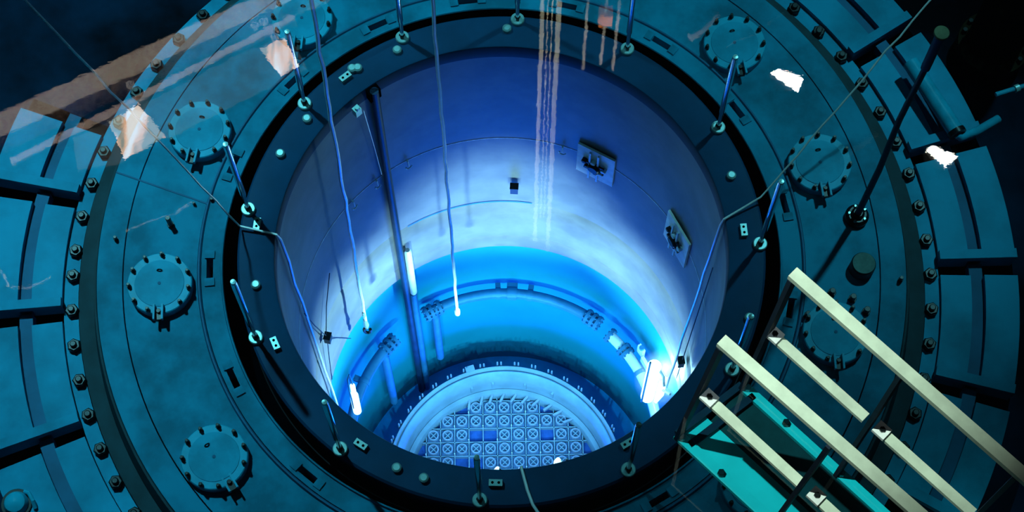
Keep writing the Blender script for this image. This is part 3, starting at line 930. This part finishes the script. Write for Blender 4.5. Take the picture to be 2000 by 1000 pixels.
p = Vector((TE0.x, TE0.y, ZD * R - 0.05))
s1 = wide * 0.42
obj('deck_plate', MB().bar(p + nrm * s1 / 2, p + nrm * s1 / 2 + d * 3.2, s1, 0.03), M_DECK, plat, label='teal deck plate')
obj('deck_shadow', MB().bar(p + nrm * (s1 + wide) / 2 + d * 0.1, p + nrm * (s1 + wide) / 2 + d * 3.2, wide - s1, 0.03), M_DECKSHADE, plat, label='deck strip with painted shadow')  # deck strip coloured dark for the shadow lying on it
for k in (0.0, 0.12):
    obj('end_bar', MB().bar(Vector((TE0.x, TE0.y, ZD * R)) + d * k, Vector((TC0.x, TC0.y, ZD * R)) + d * k, 0.05, 0.05), M_POST, plat)

# ================================================================== MACHINERY AT THE UPPER RIGHT
t = thing('thick_pipe', 'thick blue lit pipe with an elbow at the right beyond the cover panels', 'pipe')
obj('pipe', MB().tube([at(1778, 122, -0.15), at(1868, 258, -0.15)], 0.115, 18), M_HATCH, t)
obj('elbow', MB().tube([at(1868, 263, -0.15), at(1876, 268, -0.17), at(1910, 255, -0.18), at(1950, 232, -0.2)], [0.05, 0.06, 0.06, 0.06], 14), M_HATCH, t)
obj('cap', MB().tube([at(1866, 255, -0.15), at(1871, 263, -0.15)], 0.13, 18), M_BOLT, t, label='black end cap')
t = thing('steam_drum', 'big dark rusty drum with a bolted foot in the upper right corner', 'drum', at(1935, 95, -0.9))
link('shell', MB().lathe([(0.55, 0), (0.55, 0.2), (0.42, 0.25), (0.42, 2.6), (0.36, 2.8), (0.0005, 2.85)], seg=40).mesh('shell'), M_DRUM, t)
for q in range(16):
    a = rad(q * 22.5)
    link('bolt', MB().hexa((0.48 * math.cos(a), 0.48 * math.sin(a), 0.22), 0.045, 0.09).mesh('bolt'), M_BOLT, t)
link('name_plate', MB().box((-0.44, 0.1, 2.45), (0.02, 0.16, 0.22)).mesh('name_plate'), M_HATCH, t, label='teal lit plate')
t = thing('valve_rod', 'short bright rod with a collar at the right edge near the drum', 'rod')
obj('rod', MB().tube([at(1945, 185, -0.1), at(2010, 165, -0.1)], 0.035, 10), M_HATCH, t)
obj('collar', MB().tube([at(1982, 174, -0.1), at(1990, 171, -0.1)], 0.055, 12), M_BRIGHT, t)

# ================================================================== HALL ABOVE THE WATER (seen only as reflections)
def hall_slab(name, corners, thick, m, lab, cat, kind=None, dz=0.0):
    lo = [hall(*c, dz) for c in corners]
    hi = [v + Vector((0, 0, thick)) for v in lo]
    n_ = len(lo)
    mb_ = MB().add(lo + hi, [tuple(range(n_)), tuple(range(n_, 2 * n_))[::-1]] + [(i, (i + 1) % n_, n_ + (i + 1) % n_, n_ + i) for i in range(n_)])
    return tag(obj(name, mb_, m, smooth=0), lab, cat, None, kind)


hall_slab('beam_concrete', [(-120, 275), (490, -3), (620, -65), (640, -30), (560, 5), (-120, 325)], 0.5, M_CONC, 'rough brown concrete beam reflected as a band at the upper left', 'beam', 'structure')
hall_slab('beam_tan', [(20, 310), (205, 217), (570, 27), (578, 37), (208, 232), (24, 322)], 0.25, M_TAN, 'thin tan girder reflected below the concrete beam', 'beam', 'structure')
hall_slab('ceiling_panel', [(140, 262), (215, 236), (450, 110), (560, 62), (600, 130), (330, 268), (235, 315), (150, 330)], 0.12, M_HALLWALL, 'grey soffit panel reflected around the two warm lights', 'ceiling', 'structure', 0.02)
for i, (cs, lab) in enumerate((([(212, 240), (272, 206), (324, 268), (243, 311)], 'larger warm light panel reflected at the upper left'),
                               ([(508, 97), (556, 76), (584, 128), (548, 148)], 'smaller warm light panel reflected at the top left'))):
    t = thing('light_panel', lab, 'light panel')
    lo = [hall(*c, -0.012) for c in cs]
    hi = [v + Vector((0, 0, 0.05)) for v in lo]
    obj('diffuser', MB().add(lo + hi, [(0, 1, 2, 3), (7, 6, 5, 4), (0, 1, 5, 4), (1, 2, 6, 5), (2, 3, 7, 6), (3, 0, 4, 7)]), M_WINDOW, t, smooth=0)
for cs, lab in (([(1506, 140), (1521, 133), (1569, 152), (1560, 178)], 'square white floodlight reflected at the upper right'),
                ([(1810, 292), (1823, 285), (1873, 304), (1848, 324)], 'white floodlight reflected at the right near the thick pipe')):
    t = thing('hall_floodlight', lab, 'floodlight')
    lo = [hall(*c, 0) for c in cs]
    hi = [v + Vector((0, 0, 0.05)) for v in lo]
    obj('lens', MB().add(lo + hi, [(0, 1, 2, 3), (7, 6, 5, 4), (0, 1, 5, 4), (1, 2, 6, 5), (2, 3, 7, 6), (3, 0, 4, 7)]), M_FLOODR, t, smooth=0)
    c = sum(hi, Vector()) / 4
    obj('housing', MB().box(c + Vector((0, 0, 0.15)), (0.55, 0.4, 0.28)), M_BOLT, t)
    obj('stem', MB().tube([c + Vector((0, 0, 0.25)), c + Vector((0, 0, 2.5))], 0.04, 10), M_BOLT, t)

# hoist: slim vertical members hanging in the hall
hp = at(1076, -10, -0.75)
t = thing('hoist_mast', 'pale hoist mast reflected as wavy vertical streaks at the top centre', 'hoist')
for dx, r_, top in ((-0.105, 0.036, 11.0), (-0.03, 0.011, 10.6), (0.025, 0.011, 10.6), (0.105, 0.042, 11.2)):
    obj('mast_leg', MB().tube([Vector((hp.x + dx * 1.25, hp.y, 7.65 * R)), Vector((hp.x + dx * 1.25, hp.y, top * R))], r_, 12), M_HOIST, t)
for px, y0, m, zt, lab in ((1150, -15, M_HANG, 8.5, 'faint pale hanging rod reflected right of the hoist streaks'),
                           (1187, -15, M_HANG, 8.42, 'hanging rod with orange block reflected at the top centre'),
                           (1213, -15, M_HANG, 8.5, 'thin hanging rod reflected near the top right stud')):
    p = at(px, y0, -0.75)
    t = thing('hanging_rod', lab, 'rod', (p.x, p.y, 7.65 * R), group='rods hanging in the hall')
    link('rod', MB().tube([(0, 0, 0), (0, 0, (zt - 7.65) * R)], 0.024, 10).mesh('rod'), m, t)
    if px == 1187:
        link('block', MB().box((0, 0, 0.75), (0.22, 0.18, 0.35)).mesh('block'), M_ORANGE, t, label='orange block')

# thin things strung through the hall
for pts, r_, m, lab in (([(1348, 74), (1372, 58), (1402, 26)], 0.055, M_TAN, 'tan hanging strap reflected at the top right hatch'),
                        ([(1420, 92), (1440, 78), (1482, 64)], 0.012, M_HOIST, 'thin pale cord reflected across the top right hatch'),
                        ([(1500, 45), (1530, 26)], 0.014, M_HOIST, 'short thin pale cord reflected right of the top right hatch'),
                        ([(1652, 304), (1684, 282), (1712, 262)], 0.045, M_HOIST, 'bright short tube reflected beside the guide pole'),
                        ([(1522, 408), (1560, 378), (1600, 338), (1652, 304)], 0.030, M_HANG, 'dim strap reflected below the right hatch'),
                        ([(245, 452), (290, 436), (345, 414), (376, 394)], 0.011, M_HOIST, 'thin bright cord reflected above the left hatch'),
                        ([(-10, 512), (6, 536), (18, 560), (55, 563), (80, 552), (98, 540)], 0.013, M_HOIST, 'thin bright bent cord reflected at the left edge')):
    t = thing('overhead_cord', lab, 'cord')
    obj('cord', MB().tube([hall(px, py, 0.0) for px, py in pts], r_, 8), m, t)

# round signs on the girder
for (px, py, rr, lab) in ((498, 52, 0.07, 'left round white sign reflected between the girders'), (515, 44, 0.085, 'right round white sign reflected between the girders'),
                          (537, 70, 0.08, 'round white sign reflected below the tan girder'), (255, 168, 0.075, 'round pale sign reflected beside the draped cable')):
    c = hall(px, py, -0.01)
    t = thing('round_sign', lab, 'sign', c, group='round signs on the girder')
    link('disc', MB().disc_solid((0, 0, 0), rr, 0.02, 24).mesh('disc'), M_SIGN, t)
    link('mark', MB().tube([(-rr * 0.35, -rr * 0.5, -0.006), (-rr * 0.2, rr * 0.4, -0.006)], rr * 0.11, 6).lathe([(rr * 0.16, -0.008), (rr * 0.3, -0.008)], (rr * 0.3, rr * 0.25, 0), 14).mesh('mark'), M_BOLT, t, label='dark letters')

# ================================================================== HAZE AROUND THE BRIGHT LAMP
def haze_mat():
    m = bpy.data.materials.new('lit_water_haze')
    m.use_nodes = True
    nt = m.node_tree
    for n_ in list(nt.nodes):
        nt.nodes.remove(n_)
    out = nt.nodes.new('ShaderNodeOutputMaterial')
    v = nt.nodes.new('ShaderNodeVolumeScatter')
    v.inputs['Color'].default_value = (0.75, 0.92, 1.0, 1)
    tc = nt.nodes.new('ShaderNodeTexCoord')
    mp = nt.nodes.new('ShaderNodeMapping')
    mp.inputs['Scale'].default_value = (1 / 0.48, 1 / 0.48, 1 / 0.85)
    gr = nt.nodes.new('ShaderNodeTexGradient')
    gr.gradient_type = 'SPHERICAL'
    ml = nt.nodes.new('ShaderNodeMath')
    ml.operation = 'MULTIPLY'
    ml.inputs[1].default_value = 0.9
    nt.links.new(tc.outputs['Object'], mp.inputs['Vector'])
    nt.links.new(mp.outputs['Vector'], gr.inputs['Vector'])
    nt.links.new(gr.outputs['Fac'], ml.inputs[0])
    nt.links.new(ml.outputs['Value'], v.inputs['Density'])
    nt.links.new(v.outputs['Volume'], out.inputs['Volume'])
    return m


hz = MB().lathe([(0.0005, -0.85)] + [(0.48 * math.cos(q), 0.85 * math.sin(q)) for q in np.linspace(-1.4, 1.4, 13)] + [(0.0005, 0.85)], (0, 0, 0), 24)
tag(obj('haze', hz, haze_mat(), None, P(0.93, 12, -2.55)), 'bright haze in the water around the floodlight on the right wall', 'haze', None, 'stuff')
